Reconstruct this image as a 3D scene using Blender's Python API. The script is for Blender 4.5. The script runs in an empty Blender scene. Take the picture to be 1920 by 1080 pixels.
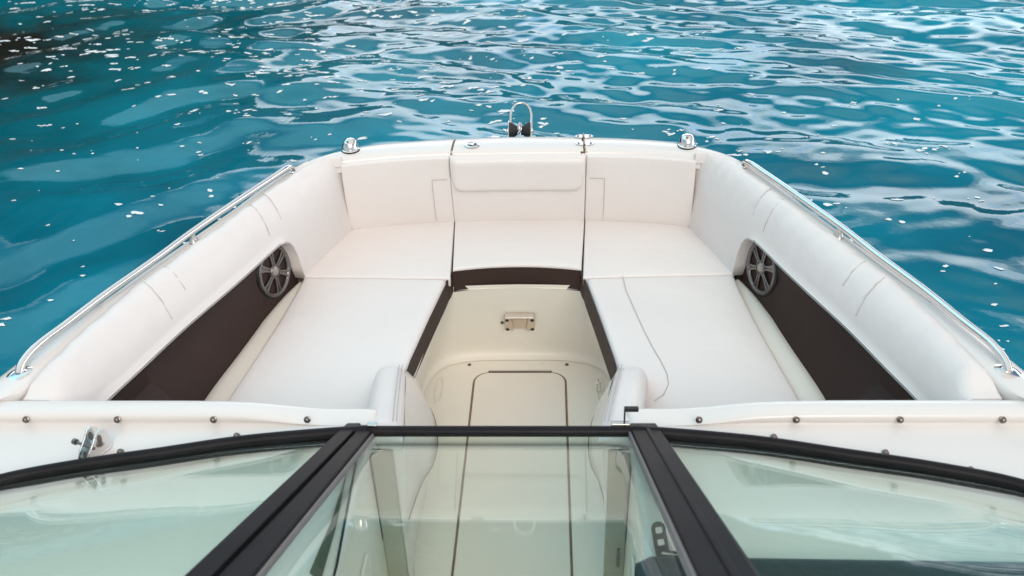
import bpy, bmesh, math, random
import numpy as np
from mathutils import Vector, Matrix

random.seed(7)
rng = np.random.default_rng(11)
scene = bpy.context.scene
COL = scene.collection
PI = math.pi

# ------------------------------------------------------------------ camera
th, ps, ro = math.radians(31.606), math.radians(2.7775), math.radians(-1.7947)
fwd = Vector((-math.sin(ps) * math.cos(th), math.cos(ps) * math.cos(th), -math.sin(th)))
rt = Vector((math.cos(ps), math.sin(ps), 0))
up = rt.cross(fwd)
R_ = rt * math.cos(ro) + up * math.sin(ro)
U_ = -rt * math.sin(ro) + up * math.cos(ro)
cam_d = bpy.data.cameras.new("camera")
cam = bpy.data.objects.new("camera", cam_d)
COL.objects.link(cam)
M = Matrix.Identity(4)
for i in range(3):
    M[i][0] = R_[i]; M[i][1] = U_[i]; M[i][2] = -fwd[i]
M[0][3], M[1][3], M[2][3] = 0.10776, 0, 2.0
cam.matrix_world = M
cam_d.sensor_width = 36
cam_d.lens = 36 * 1650 / 1920
cam_d.clip_end = 8000
cam_d.clip_start = 0.02
cam_d.dof.use_dof = True
cam_d.dof.focus_distance = 3.0
cam_d.dof.aperture_fstop = 5.6
scene.camera = cam
scene.view_settings.view_transform = 'Standard'
scene.view_settings.look = 'None'
scene.view_settings.exposure = -0.11
scene.view_settings.gamma = 1

# ------------------------------------------------------------------ node helper
class NT:
    def __init__(s, tree):
        s.t = tree
        s.t.nodes.clear()
    def n(s, kind, **kw):
        nd = s.t.nodes.new(kind)
        ins = kw.pop('ins', {})
        for k, v in kw.items():
            setattr(nd, k, v)
        for k, v in ins.items():
            sock = nd.inputs[k]
            if isinstance(v, bpy.types.NodeSocket):
                s.t.links.new(v, sock)
            else:
                sock.default_value = v
        return nd
    def math(s, op, a, b=0.0, c=None, clamp=False):
        ins = {0: a, 1: b}
        if c is not None: ins[2] = c
        return s.n('ShaderNodeMath', operation=op, use_clamp=clamp, ins=ins).outputs[0]
    def mix(s, f, a, b):
        nd = s.n('ShaderNodeMix', data_type='RGBA', ins={0: f, 6: a, 7: b})
        return nd.outputs[2]
    def ramp(s, f, stops):
        nd = s.n('ShaderNodeValToRGB', ins={0: f})
        e = nd.color_ramp.elements
        while len(e) < len(stops): e.new(0.5)
        for i, (p, c) in enumerate(stops):
            e[i].position = p
            e[i].color = c if len(c) == 4 else (*c, 1)
        return nd.outputs[0]
    def noise(s, vec, scale, detail=3, rough=0.5, dist=0.0):
        nd = s.n('ShaderNodeTexNoise', ins={'Scale': scale, 'Detail': detail, 'Roughness': rough, 'Distortion': dist})
        if vec is not None: s.t.links.new(vec, nd.inputs['Vector'])
        return nd.outputs[0]

# ------------------------------------------------------------------ world: thin bright overcast with some blue, brightest low ahead to starboard
SUN_EL, SUN_AZ = 38, 168      # azimuth clockwise from +Y (bow) towards starboard
w = bpy.data.worlds.new("World"); scene.world = w; w.use_nodes = True
W = NT(w.node_tree)
sky = W.n('ShaderNodeTexSky', sky_type='NISHITA', sun_disc=False)
sky.sun_elevation = math.radians(SUN_EL); sky.sun_rotation = math.radians(SUN_AZ)
sky.air_density = 1.0; sky.dust_density = 2.0; sky.ozone_density = 1.0
tc = W.n('ShaderNodeTexCoord')
sep = W.n('ShaderNodeSeparateXYZ', ins={0: tc.outputs['Generated']})
Zs = W.math('ABSOLUTE', sep.outputs[2])
zz = W.math('ADD', Zs, 0.22)
px_ = W.math('DIVIDE', sep.outputs[0], zz); py_ = W.math('DIVIDE', sep.outputs[1], zz)
cv = W.n('ShaderNodeCombineXYZ', ins={0: px_, 1: py_, 2: 0.0}).outputs[0]
def sstep(x, a, b): return W.n('ShaderNodeMapRange', interpolation_type='SMOOTHSTEP', ins={'Value': x, 'From Min': a, 'From Max': b}).outputs[0]
cn = W.noise(cv, 1.35, 6, 0.58, 0.6)
port = sstep(W.n('ShaderNodeVectorMath', operation='DOT_PRODUCT', ins={0: tc.outputs['Generated'], 1: (-0.90, 0.43, 0.0)}).outputs['Value'], 0.15, 0.65)
high = sstep(W.math('ADD', Zs, W.math('MULTIPLY', W.math('SUBTRACT', cn, 0.5), 0.8)), W.math('SUBTRACT', 0.50, W.math('MULTIPLY', port, 0.14)), W.math('SUBTRACT', 0.78, W.math('MULTIPLY', port, 0.12)))
cn2 = W.noise(cv, 3.4, 5, 0.6, 0.3)
cloudc = W.ramp(cn2, [(0.3, (8.2, 8.0, 7.8)), (0.7, (11.8, 11.3, 10.9))])
skc = W.n('ShaderNodeVectorMath', operation='MULTIPLY', ins={0: sky.outputs[0], 1: (1.25, 1.4, 1.4)}).outputs[0]
cloudc = W.mix(port, cloudc, W.n('ShaderNodeVectorMath', operation='MULTIPLY', ins={0: cloudc, 1: (0.80, 1.55, 1.90)}).outputs[0])
c_up = W.mix(high, skc, cloudc)
# bright hazy cloud bank low over the horizon, brightest ahead
cn3 = W.noise(cv, 2.2, 5, 0.6, 0.5)
bank = W.math('SUBTRACT', 1.0, sstep(W.math('ADD', Zs, W.math('MULTIPLY', W.math('SUBTRACT', cn3, 0.5), 0.35)), 0.35, 0.47))
dt = W.n('ShaderNodeVectorMath', operation='DOT_PRODUCT', ins={0: tc.outputs['Generated'], 1: (0.45, 0.89, 0.0)}).outputs['Value']
front = sstep(dt, -0.2, 0.75)
gain = W.math('ADD', W.math('MULTIPLY', front, 25.0), 7.0)
bcol = W.ramp(cn2, [(0.30, (0.50, 0.68, 1.0)), (0.46, (0.84, 0.93, 1.0)), (0.7, (1.0, 0.96, 0.97))])
bcol = W.n('ShaderNodeVectorMath', operation='SCALE', ins={0: bcol, 'Scale': gain}).outputs[0]
bgc = W.mix(bank, c_up, bcol)
bg = W.n('ShaderNodeBackground', ins={'Color': bgc, 'Strength': 0.10})
wo = W.n('ShaderNodeOutputWorld', ins={0: bg.outputs[0]})

sun_d = bpy.data.lights.new("sun", 'SUN'); sun = bpy.data.objects.new("sun", sun_d); COL.objects.link(sun)
sun_d.energy = 1.3; sun_d.angle = math.radians(30); sun_d.color = (1.0, 0.90, 0.80)
az, el = math.radians(SUN_AZ), math.radians(SUN_EL)
sdir = Vector((math.sin(az) * math.cos(el), math.cos(az) * math.cos(el), math.sin(el)))
sun.rotation_euler = (-sdir).to_track_quat('-Z', 'Y').to_euler()

# ------------------------------------------------------------------ materials
MAT = {}
def pmat(name, col, rough=0.5, metal=0.0, bump=None, coat=0.0, var=None, spec=0.5):
    m = bpy.data.materials.new(name); m.use_nodes = True
    N = NT(m.node_tree)
    tc = N.n('ShaderNodeTexCoord').outputs['Object']
    base = (*col, 1)
    ins = {'Base Color': base, 'Roughness': rough, 'Metallic': metal, 'Coat Weight': coat, 'Coat Roughness': 0.08, 'Specular IOR Level': spec}
    if var:
        s, amt, c2 = var
        f = N.noise(tc, s, 4, 0.6)
        f = N.math('MULTIPLY', N.ramp(f, [(0.35, (0, 0, 0)), (0.7, (1, 1, 1))]), amt)
        ins['Base Color'] = N.mix(f, base, (*c2, 1))
    if bump:
        nrm = None
        for (s, dist, stren) in bump:
            h = N.noise(tc, s, 3, 0.55)
            b = N.n('ShaderNodeBump', ins={'Strength': stren, 'Distance': dist, 'Height': h})
            if nrm is not None: N.t.links.new(nrm, b.inputs['Normal'])
            nrm = b.outputs[0]
        ins['Normal'] = nrm
    p = N.n('ShaderNodeBsdfPrincipled', ins=ins)
    N.n('ShaderNodeOutputMaterial', ins={0: p.outputs[0]})
    MAT[name] = m
    return m

pmat('vinyl', (0.80, 0.752, 0.728), 0.38, bump=[(6, 0.016, 0.4), (22, 0.004, 0.25), (600, 0.0008, 0.4)], var=(3.0, 0.5, (0.78, 0.735, 0.71)))
pmat('gelcoat', (0.80, 0.755, 0.72), 0.25, coat=0.15, var=(2.0, 0.5, (0.77, 0.735, 0.705)), bump=[(4, 0.004, 0.25)])
pmat('liner', (0.85, 0.815, 0.745), 0.40, coat=0.1, var=(2.5, 0.7, (0.83, 0.79, 0.71)), bump=[(5, 0.004, 0.3), (350, 0.0006, 0.3)])
pmat('non_skid', (0.84, 0.80, 0.735), 0.50, var=(3, 0.6, (0.81, 0.765, 0.70)), bump=[(420, 0.0012, 0.45)])
pmat('brown_vinyl', (0.040, 0.022, 0.018), 0.62, spec=0.3, bump=[(9, 0.01, 0.25), (800, 0.0006, 0.5)], var=(4, 0.6, (0.050, 0.029, 0.024)))
pmat('seam', (0.50, 0.45, 0.43), 0.7)
pmat('dirt', (0.30, 0.19, 0.10), 0.8, var=(40, 0.8, (0.10, 0.07, 0.05)))
pmat('groove', (0.26, 0.18, 0.11), 0.8, var=(20, 0.8, (0.14, 0.09, 0.06)))
pmat('frame_black', (0.009, 0.008, 0.010), 0.42, spec=0.16, bump=[(60, 0.001, 0.15)], var=(12, 0.5, (0.020, 0.018, 0.021)))
pmat('rubber', (0.02, 0.02, 0.021), 0.6)
pmat('rubber_seal', (0.20, 0.18, 0.18), 0.5)
pmat('chrome', (0.80, 0.78, 0.76), 0.09, metal=1.0)
pmat('steel', (0.66, 0.63, 0.60), 0.22, metal=1.0)
pmat('dark_steel', (0.22, 0.19, 0.17), 0.30, metal=1.0)
pmat('speaker_grey', (0.20, 0.185, 0.18), 0.30, metal=0.75, coat=0.3)
pmat('speaker_black', (0.008, 0.008, 0.008), 0.4)
pmat('speaker_cap', (0.40, 0.36, 0.32), 0.35, metal=0.6)
pmat('beige_plastic', (0.60, 0.49, 0.38), 0.38, var=(15, 0.5, (0.55, 0.44, 0.34)))
pmat('shaded_khaki', (0.36, 0.36, 0.29), 0.5, var=(6, .5, (0.30, 0.30, 0.24)))  # shade and green glass tint of the bolster's aft face, put into the colour
pmat('wedge_olive', (0.10, 0.105, 0.075), 0.6)
pmat('dash_black', (0.018, 0.026, 0.032), 0.45, bump=[(30, 0.004, 0.6)])
pmat('foam_white', (0.80, 0.84, 0.86), 0.7, bump=[(150, 0.004, 0.6)])
pmat('rock', (0.055, 0.048, 0.036), 0.9, bump=[(0.6, 0.8, 1.0), (3, 0.2, 1.0)], var=(0.5, 0.9, (0.018, 0.032, 0.014)))

# window glass: real tint, Fresnel mirror on each face (computed from the view angle on the surface)
def glass():
    m = bpy.data.materials.new('tinted_glass'); m.use_nodes = True
    N = NT(m.node_tree)
    g = N.n('ShaderNodeNewGeometry')
    d = N.n('ShaderNodeVectorMath', operation='DOT_PRODUCT', ins={0: g.outputs['Incoming'], 1: g.outputs['Normal']}).outputs['Value']
    c = N.math('SUBTRACT', 1.0, N.math('ABSOLUTE', d))
    f = N.math('ADD', N.math('MULTIPLY', N.math('POWER', c, 5.0), 0.70), 0.03, clamp=True)
    tr = N.n('ShaderNodeBsdfTransparent', ins={'Color': (0.895, 0.957, 0.928, 1)})
    gl = N.n('ShaderNodeBsdfGlossy', ins={'Color': (1, 1, 1, 1), 'Roughness': 0.012})
    mx = N.n('ShaderNodeMixShader', ins={0: f, 1: tr.outputs[0], 2: gl.outputs[0]})
    N.n('ShaderNodeOutputMaterial', ins={0: mx.outputs[0]})
    MAT['glass'] = m
glass()

# ------------------------------------------------------------------ object helpers
def link(name, me, mat, parent=None, smooth=True):
    if smooth:
        me.polygons.foreach_set('use_smooth', [True] * len(me.polygons))
    if mat: me.materials.append(MAT[mat])
    o = bpy.data.objects.new(name, me); COL.objects.link(o)
    if parent is not None: o.parent = parent
    return o

def mesh_of(verts, faces):
    me = bpy.data.meshes.new('m'); me.from_pydata([tuple(v) for v in verts], [], faces); me.update()
    return me

class MB:
    """collects primitive shapes, links them as one mesh"""
    def __init__(s): s.v = []; s.f = []
    def add(s, vs, fs):
        o = len(s.v); s.v += [tuple(v) for v in vs]; s.f += [tuple(i + o for i in f) for f in fs]
    def tube(s, pts, r, seg=10, cap=True, flat=1.0, updir=None):
        pts = [Vector(p) for p in pts]; n = len(pts)
        rs = r if isinstance(r, (list, tuple)) else [r] * n
        vs = []; prev = None
        for i, p in enumerate(pts):
            t = (pts[min(i + 1, n - 1)] - pts[max(i - 1, 0)]).normalized()
            ref = Vector(updir) if updir else (prev if prev is not None else (Vector((0, 0, 1)) if abs(t.z) < .9 else Vector((1, 0, 0))))
            a = t.cross(ref)
            if a.length < 1e-6: a = t.cross(Vector((0, 1, 0)))
            a.normalize(); b = a.cross(t).normalized(); prev = b
            for k in range(seg):
                an = 2 * PI * k / seg
                vs.append(p + a * math.cos(an) * rs[i] + b * math.sin(an) * rs[i] * flat)
        fs = []
        for i in range(n - 1):
            for k in range(seg):
                k2 = (k + 1) % seg
                fs.append((i * seg + k, i * seg + k2, (i + 1) * seg + k2, (i + 1) * seg + k))
        if cap:
            fs.append(tuple(range(seg))[::-1]); fs.append(tuple((n - 1) * seg + k for k in range(seg)))
        s.add(vs, fs)
    def prism(s, outline, axis_o, ax, ay, az, h0, h1):
        """outline (u,v) in the plane ax,ay extruded along az from h0 to h1"""
        o = Vector(axis_o); ax, ay, az = Vector(ax), Vector(ay), Vector(az); n = len(outline)
        vs = [o + ax * u + ay * v + az * h0 for u, v in outline] + [o + ax * u + ay * v + az * h1 for u, v in outline]
        fs = [tuple(range(n))[::-1], tuple(range(n, 2 * n))] + [(i, (i + 1) % n, n + (i + 1) % n, n + i) for i in range(n)]
        s.add(vs, fs)
    def lathe(s, prof, o, ax, ay, az, seg=24):
        """prof (radius, height)"""
        o = Vector(o); ax, ay, az = Vector(ax), Vector(ay), Vector(az); vs = []; n = len(prof)
        for r, h in prof:
            for k in range(seg):
                a = 2 * PI * k / seg
                vs.append(o + ax * math.cos(a) * r + ay * math.sin(a) * r + az * h)
        fs = [(i * seg + k, i * seg + (k + 1) % seg, (i + 1) * seg + (k + 1) % seg, (i + 1) * seg + k) for i in range(n - 1) for k in range(seg)]
        fs.append(tuple(range(seg))[::-1]); fs.append(tuple((n - 1) * seg + k for k in range(seg)))
        s.add(vs, fs)
    def box(s, lo, hi):
        (a, b, c), (d, e, f) = lo, hi
        s.add([(a, b, c), (d, b, c), (d, e, c), (a, e, c), (a, b, f), (d, b, f), (d, e, f), (a, e, f)],
              [(0, 3, 2, 1), (4, 5, 6, 7), (0, 1, 5, 4), (1, 2, 6, 5), (2, 3, 7, 6), (3, 0, 4, 7)])
    def grid(s, P):
        n, m = len(P), len(P[0])
        s.add([p for row in P for p in row], [(i * m + j, (i + 1) * m + j, (i + 1) * m + j + 1, i * m + j + 1) for i in range(n - 1) for j in range(m - 1)])
    def build(s, name, mat, parent=None, bevel=0, seg=2, angle=40, smooth=True, fix=True):
        me = mesh_of(s.v, s.f)
        if fix:
            bm = bmesh.new(); bm.from_mesh(me); bmesh.ops.recalc_face_normals(bm, faces=bm.faces); bm.to_mesh(me); bm.free()
        if smooth: me.polygons.foreach_set('use_smooth', [True] * len(me.polygons))
        o = link(name, me, mat, parent, False)
        if bevel:
            b = o.modifiers.new('bevel', 'BEVEL'); b.width = bevel; b.segments = seg; b.limit_method = 'ANGLE'; b.angle_limit = math.radians(angle)
        if smooth:
            try:
                me.set_sharp_from_angle(angle=math.radians(angle))
            except Exception: pass
            if bevel:
                wn = o.modifiers.new('wn', 'WEIGHTED_NORMAL'); wn.keep_sharp = False
                for e in me.edges: e.use_edge_sharp = False
        return o

def catmull(pts, n, closed=False):
    P = np.array(pts, float)
    d = np.r_[0, np.cumsum(np.linalg.norm(np.diff(P[:, :2], axis=0), axis=1) ** 0.5)]
    t = np.linspace(0, d[-1], n) if isinstance(n, int) else np.array(n) * d[-1]
    out = np.zeros((len(t), P.shape[1]))
    # cubic hermite with finite-difference tangents
    mt = np.gradient(P, d, axis=0)
    idx = np.clip(np.searchsorted(d, t, side='right') - 1, 0, len(d) - 2)
    h = d[idx + 1] - d[idx]; u = ((t - d[idx]) / h)[:, None]; h = h[:, None]
    h00 = 2 * u**3 - 3 * u**2 + 1; h10 = u**3 - 2 * u**2 + u; h01 = -2 * u**3 + 3 * u**2; h11 = u**3 - u**2
    return h00 * P[idx] + h10 * h * mt[idx] + h01 * P[idx + 1] + h11 * h * mt[idx + 1]

def slab(name, fn, nrm, T, r, bulge, mat, parent, nu=24, nv=18, wr=0.0020, seed=0, Lu=None, Lv=None):
    """padded cushion over a four-sided patch fn(u,v): rounded edges, soft crown, skirt of depth T"""
    c = lambda u, v: Vector(fn(u, v))
    Lu = Lu or ((c(1, .5) - c(0, .5)).length); Lv = Lv or ((c(.5, 1) - c(.5, 0)).length)
    def params(L, n):
        e = [r * (1 - math.cos(a * PI / 2 / 5)) for a in range(0, 6)]
        a = [x / L for x in e]
        mid = list(np.linspace(a[-1], 1 - a[-1], n))[1:-1]
        return a + mid + [1 - x for x in a[::-1]]
    us, vs = params(Lu, nu), params(Lv, nv)
    rg = np.random.default_rng(seed + 100)
    ph = rg.uniform(0, 6.28, (5, 3)); fr = rg.uniform(6, 26, (5, 2))
    rows = []
    for u in us:
        row = []
        for v in vs:
            p = c(u, v); n = Vector(nrm(u, v)).normalized() if callable(nrm) else Vector(nrm)
            du = min(u, 1 - u) * Lu; dv = min(v, 1 - v) * Lv
            q = min(r, math.hypot(max(0, r - du), max(0, r - dv)))
            drop = r - math.sqrt(max(0, r * r - q * q))
            bl = bulge * (math.sin(PI * min(max(u, 0), 1)) ** 0.5) * (math.sin(PI * min(max(v, 0), 1)) ** 0.5)
            wrk = sum(math.sin(fr[k][0] * p.x + fr[k][1] * (p.y + p.z) + ph[k][0]) for k in range(5)) / 5 * wr
            fade = min(1, min(du, dv) / 0.03)
            row.append(p + n * (bl - drop + wrk * fade))
        rows.append(row)
    # skirt
    nI, nJ = len(us), len(vs)
    V = [p for row in rows for p in row]; F = [(i * nJ + j, (i + 1) * nJ + j, (i + 1) * nJ + j + 1, i * nJ + j + 1) for i in range(nI - 1) for j in range(nJ - 1)]
    ring = [(i, 0) for i in range(nI)] + [(nI - 1, j) for j in range(1, nJ)] + [(i, nJ - 1) for i in range(nI - 2, -1, -1)] + [(0, j) for j in range(nJ - 2, 0, -1)]
    base = len(V)
    for (i, j) in ring:
        n = Vector(nrm(us[i], vs[j])).normalized() if callable(nrm) else Vector(nrm)
        V.append(c(us[i], vs[j]) - n * T)
    m = len(ring)
    for k in range(m):
        a, b = ring[k], ring[(k + 1) % m]
        F.append((a[0] * nJ + a[1], base + k, base + (k + 1) % m, b[0] * nJ + b[1]))
    F.append(tuple(base + k for k in range(m)))
    b_ = MB(); b_.add(V, F)
    return b_.build(name, mat, parent, angle=60)

def bil(p00, p10, p11, p01):
    p = [np.array(q, float) for q in (p00, p10, p11, p01)]
    return lambda u, v: (p[0] * (1 - u) * (1 - v) + p[1] * u * (1 - v) + p[2] * u * v + p[3] * (1 - u) * v)

def tube_obj(name, pts, r, mat, parent, seg=8, **k):
    b = MB(); b.tube(pts, r, seg, **k); return b.build(name, mat, parent)

# ================================================================== WATER
WZ = -0.35
def wave_set(n, lo, hi, ang0, spread, slope, seed):
    r = np.random.default_rng(seed)
    lam = np.exp(r.uniform(math.log(lo), math.log(hi), n)); a = math.radians(ang0) + r.normal(0, math.radians(spread), n)
    k = 2 * PI / lam; amp = slope / k * math.sqrt(2.0 / n) * r.uniform(.6, 1.4, n)
    return k * np.cos(a), k * np.sin(a), amp, r.uniform(0, 6.28, n)
WS_A = wave_set(60, 0.28, 1.35, 69, 15, 0.135, 1)      # chop running towards the boat, open water
WS_B = wave_set(30, 0.42, 1.25, 106, 32, 0.115, 2)      # slack water in the lee of the cliff
WS_C = wave_set(8, 2.0, 5.0, 70, 30, 0.035, 3)
WS_F = wave_set(60, 0.13, 0.36, 74, 26, 0.066, 4)      # fine chop
def wsum(S, X, Y):
    z = np.zeros_like(X)
    for kx, ky, a, p in zip(*S): z += a * np.sin(kx * X + ky * Y + p)
    return z
def smooth(a, b, x):
    t = np.clip((x - a) / (b - a), 0.0, 1.0); return t * t * (3 - 2 * t)
def water_h(X, Y):
    wx = X + 0.10 * np.sin(1.7 * Y + .6 * X) ; wy = Y + 0.12 * np.sin(1.3 * X + 1.1 * Y + 1)
    A = wsum(WS_A, wx, wy); B = wsum(WS_B, wx, wy); C = wsum(WS_C, X, Y)
    open_ = smooth(-2.6, 0.6, X + 0.12 * (Y - 5))
    near = 0.55 + 0.45 * smooth(3.0, 7.0, np.hypot(X, Y - 1.2))
    dist = np.hypot(X, Y); far = 1 - smooth(16, 40, dist)
    D = wsum(WS_F, wx, wy)
    return WZ + (D * (.30 + .70 * open_) * (0.45 + .55 * smooth(3.5, 7.0, dist)) + A * open_ * near + B * (1 - open_) * (0.8 + .5 * smooth(6, 10, Y)) + C * .8) * far
def axis(lo, hi, step, ext):
    a = list(np.arange(lo, hi + 1e-6, step)); s = step; x = hi
    while x < ext: s *= 1.16; x += s; a.append(x)
    s = step; x = lo; b = []
    while x > -ext: s *= 1.16; x -= s; b.append(x)
    return np.array(b[::-1] + a)
xs = axis(-7.3, 6.2, 0.021, 3000); ys = axis(1.3, 11.2, 0.018, 3000)
GX, GY = np.meshgrid(xs, ys, indexing='ij')
GZ = water_h(GX, GY)
nx, ny = GX.shape
co = np.stack([GX, GY, GZ], -1).reshape(-1, 3)
me = bpy.data.meshes.new('water')
me.vertices.add(nx * ny); me.vertices.foreach_set('co', co.ravel())
I, J = np.meshgrid(np.arange(nx - 1), np.arange(ny - 1), indexing='ij')
q = np.stack([I * ny + J, (I + 1) * ny + J, (I + 1) * ny + J + 1, I * ny + J + 1], -1).reshape(-1, 4)
me.loops.add(q.size); me.loops.foreach_set('vertex_index', q.ravel())
me.polygons.add(len(q)); me.polygons.foreach_set('loop_start', np.arange(0, q.size, 4)); me.polygons.foreach_set('loop_total', np.full(len(q), 4))
me.polygons.foreach_set('use_smooth', np.ones(len(q), bool)); me.update(calc_edges=True)
wm = bpy.data.materials.new('sea_water'); wm.use_nodes = True
N = NT(wm.node_tree)
oc = N.n('ShaderNodeTexCoord').outputs['Object']
big = N.noise(oc, 0.35, 4, 0.5)
c1 = N.ramp(big, [(0.36, (0.000, 0.110, 0.165)), (0.64, (0.000, 0.255, 0.350))])
# dark patch in the water colour off the port bow, with a softer, wider darkening
vd = N.n('ShaderNodeVectorMath', operation='SUBTRACT', ins={0: oc, 1: (-5.6, 8.0, WZ)}).outputs[0]
vs_ = N.n('ShaderNodeVectorMath', operation='MULTIPLY', ins={0: vd, 1: (0.50, 0.62, 0.0)}).outputs[0]
ln = N.n('ShaderNodeVectorMath', operation='LENGTH', ins={0: vs_}).outputs['Value']
ln = N.math('ADD', ln, N.math('MULTIPLY', N.math('SUBTRACT', N.noise(oc, 1.4, 4, .6), 0.5), 1.0))
dark_core = N.ramp(ln, [(0.42, (1, 1, 1)), (0.92, (0, 0, 0))])
lnn = N.math('MULTIPLY', ln, 0.36)
dark_halo = N.ramp(N.math('ADD', lnn, N.math('MULTIPLY', N.math('SUBTRACT', N.noise(oc, 0.8, 3, .5), 0.5), 0.5)), [(0.30, (1, 1, 1)), (0.95, (0, 0, 0))])
c1 = N.mix(N.math('MULTIPLY', dark_halo, 0.75), c1, (0.0, 0.055, 0.062, 1))
c2 = N.mix(dark_core, c1, (0.010, 0.012, 0.010, 1))
bp = N.noise(oc, 7, 3, 0.5)
b1 = N.n('ShaderNodeBump', ins={'Strength': 0.30, 'Distance': 0.007, 'Height': bp})
wp = N.n('ShaderNodeBsdfPrincipled', ins={'Base Color': c2, 'Roughness': 0.035, 'IOR': 1.35, 'Specular IOR Level': 0.55, 'Normal': b1.outputs[0]})
N.n('ShaderNodeOutputMaterial', ins={0: wp.outputs[0]})
me.materials.append(wm)
water = bpy.data.objects.new('water', me); COL.objects.link(water)
water['kind'] = 'structure'; water['label'] = 'rippled turquoise sea water around the bow'; water['category'] = 'water'

# foam flecks floating on the sea
def foam():
    V = []; F = []
    def fleck(x, y, s, el, ang):
        n = random.choice((7, 9, 11)); o = len(V); ca, sa = math.cos(ang), math.sin(ang)
        rr = [random.uniform(.45, 1.2) for _ in range(n)]
        P = []
        for lay, (k, dz) in enumerate(((1.0, 0.000), (0.80, 0.0014))):
            for i in range(n):
                a = 2 * PI * i / n; u = math.cos(a) * rr[i] * s * el * k; v = math.sin(a) * rr[i] * s * k
                P.append((x + u * ca - v * sa, y + u * sa + v * ca, dz))
        PX = np.array([p[0] for p in P]); PY = np.array([p[1] for p in P])
        H = water_h(PX, PY)
        for i, p in enumerate(P): V.append((p[0], p[1], H[i] + 0.003 + p[2]))
        for i in range(n): F.append((o + i, o + (i + 1) % n, o + n + (i + 1) % n, o + n + i))
        F.append(tuple(o + n + i for i in range(n)))
    def streak(x, y, s, ang, k):
        for _ in range(k):
            fleck(x, y, s * random.uniform(.5, 1.1), random.uniform(1.2, 2.6), ang + random.gauss(0, .4))
            st = s * random.uniform(1.0, 2.0); x += math.cos(ang) * st; y += math.sin(ang) * st + random.gauss(0, s * .5); ang += random.gauss(0, .2)
    def inboat(x, y): return y < 3.3 and abs(x) < 1.35 - max(0, y - 1.2) * .28
    cnt = 0
    while cnt < 1250:       # streaks of froth up by the cliff
        x = random.uniform(-8, 1.0); y = random.uniform(5.6, 13)
        dens = smooth(5.8, 8.6, np.float64(y + .25 * (x + 3))) * (1 - smooth(-2.0, 1.0, np.float64(x)))
        band = .5 + .5 * math.sin(x * 1.1 + y * 2.4 + 1.5 * math.sin(x * .7)) 
        if random.random() > dens * (0.25 + .75 * band): continue
        streak(x, y, random.uniform(.008, .027), random.gauss(0.12, .28), random.choice((1, 1, 2, 2, 3, 4))); cnt += 1
    for _ in range(260):     # ahead of the bow
        x = random.uniform(-2.5, 2.2); y = random.uniform(3.3, 8.5)
        if inboat(x, y): continue
        for k in range(random.choice((1, 1, 1, 2, 3))):
            fleck(x + random.gauss(0, .04), y + random.gauss(0, .03), random.uniform(.005, .020), random.uniform(1, 2.6), random.uniform(-.6, .8))
    for _ in range(300):     # scattered
        x = random.uniform(-4.5, 5); y = random.uniform(1.0, 6.5)
        if inboat(x, y): continue
        cl_ = random.choice((1, 1, 1, 1, 3, 4)) if x > 0 else 1
        for k in range(cl_):
            fleck(x + random.gauss(0, .03) * (cl_ > 1), y + random.gauss(0, .025) * (cl_ > 1), random.uniform(.004, .014 if x < 0 else .019), random.uniform(1, 2.2), random.uniform(-.8, .8))
    o = link('sea_foam', mesh_of(V, F), 'foam_white', None, True)
    o['kind'] = 'stuff'; o['label'] = 'small white flecks of foam scattered over the turquoise sea'; o['category'] = 'foam'
foam()

# rocky headland beyond the port bow: outside the picture, seen as the dark reflection on the water
def cliff():
    n, m = 90, 26; P = []
    r = np.random.default_rng(5)
    ph = r.uniform(0, 6.28, 12)
    for i in range(n):
        s = i / (n - 1); row = []
        x = -36 + s * 31.0; y0 = 14.5 + 2.0 * math.sin(s * 5 + 1) + 3.2 * max(0, s - .75) * 4
        H = (8.4 + 1.8 * math.sin(s * 9 + ph[0]) + 1.0 * math.sin(s * 23 + ph[1]) + .5 * math.sin(s * 61)) * (1 - smooth(.80, 1.0, np.float64(s))) + .2
        for j in range(m):
            t = j / (m - 1)
            z = -1.2 + t * (H + 1.2)
            y = y0 + 4.0 * t ** 1.5 + .7 * math.sin(s * 47 + t * 7 + ph[2]) * (.3 + t) + .4 * math.sin(s * 113 + t * 17)
            row.append((x + .4 * math.sin(t * 11 + s * 70), y, z))
        row.append((x, y0 + 30, H * .9)); row.append((x, y0 + 60, -2))
        P.append(row)
    b = MB(); b.grid(P); o = b.build('cliff', 'rock', None)
    o['kind'] = 'structure'
cliff()
# unseen ridge far ahead, added to darken what the windshield reflects
def added_ridge():
    P = []
    for i in range(160):
        a = math.radians(-75 + 150 * i / 159); row = []
        for (r, h) in ((330, -3), (332, 6), (345, 38), (380, 62), (430, 76), (520, 80), (700, 40)):
            hh = h * (1 + .25 * math.sin(a * 9 + 1) + .12 * math.sin(a * 31) + .05 * math.sin(a * 90 + r)) if h > 1 else h
            row.append((r * math.sin(a), r * math.cos(a), hh))
        P.append(row)
    b = MB(); b.grid(P); o = b.build('reflected_ridge', 'rock', None)
    o['kind'] = 'structure'
added_ridge()

# ================================================================== BOAT
boat = bpy.data.objects.new('motorboat', None); COL.objects.link(boat)
boat.location = (0, 0, 0)
boat['label'] = 'white bow rider motorboat with cream upholstered bow seating, dark brown panels and black framed windshield'
boat['category'] = 'motorboat'

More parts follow.
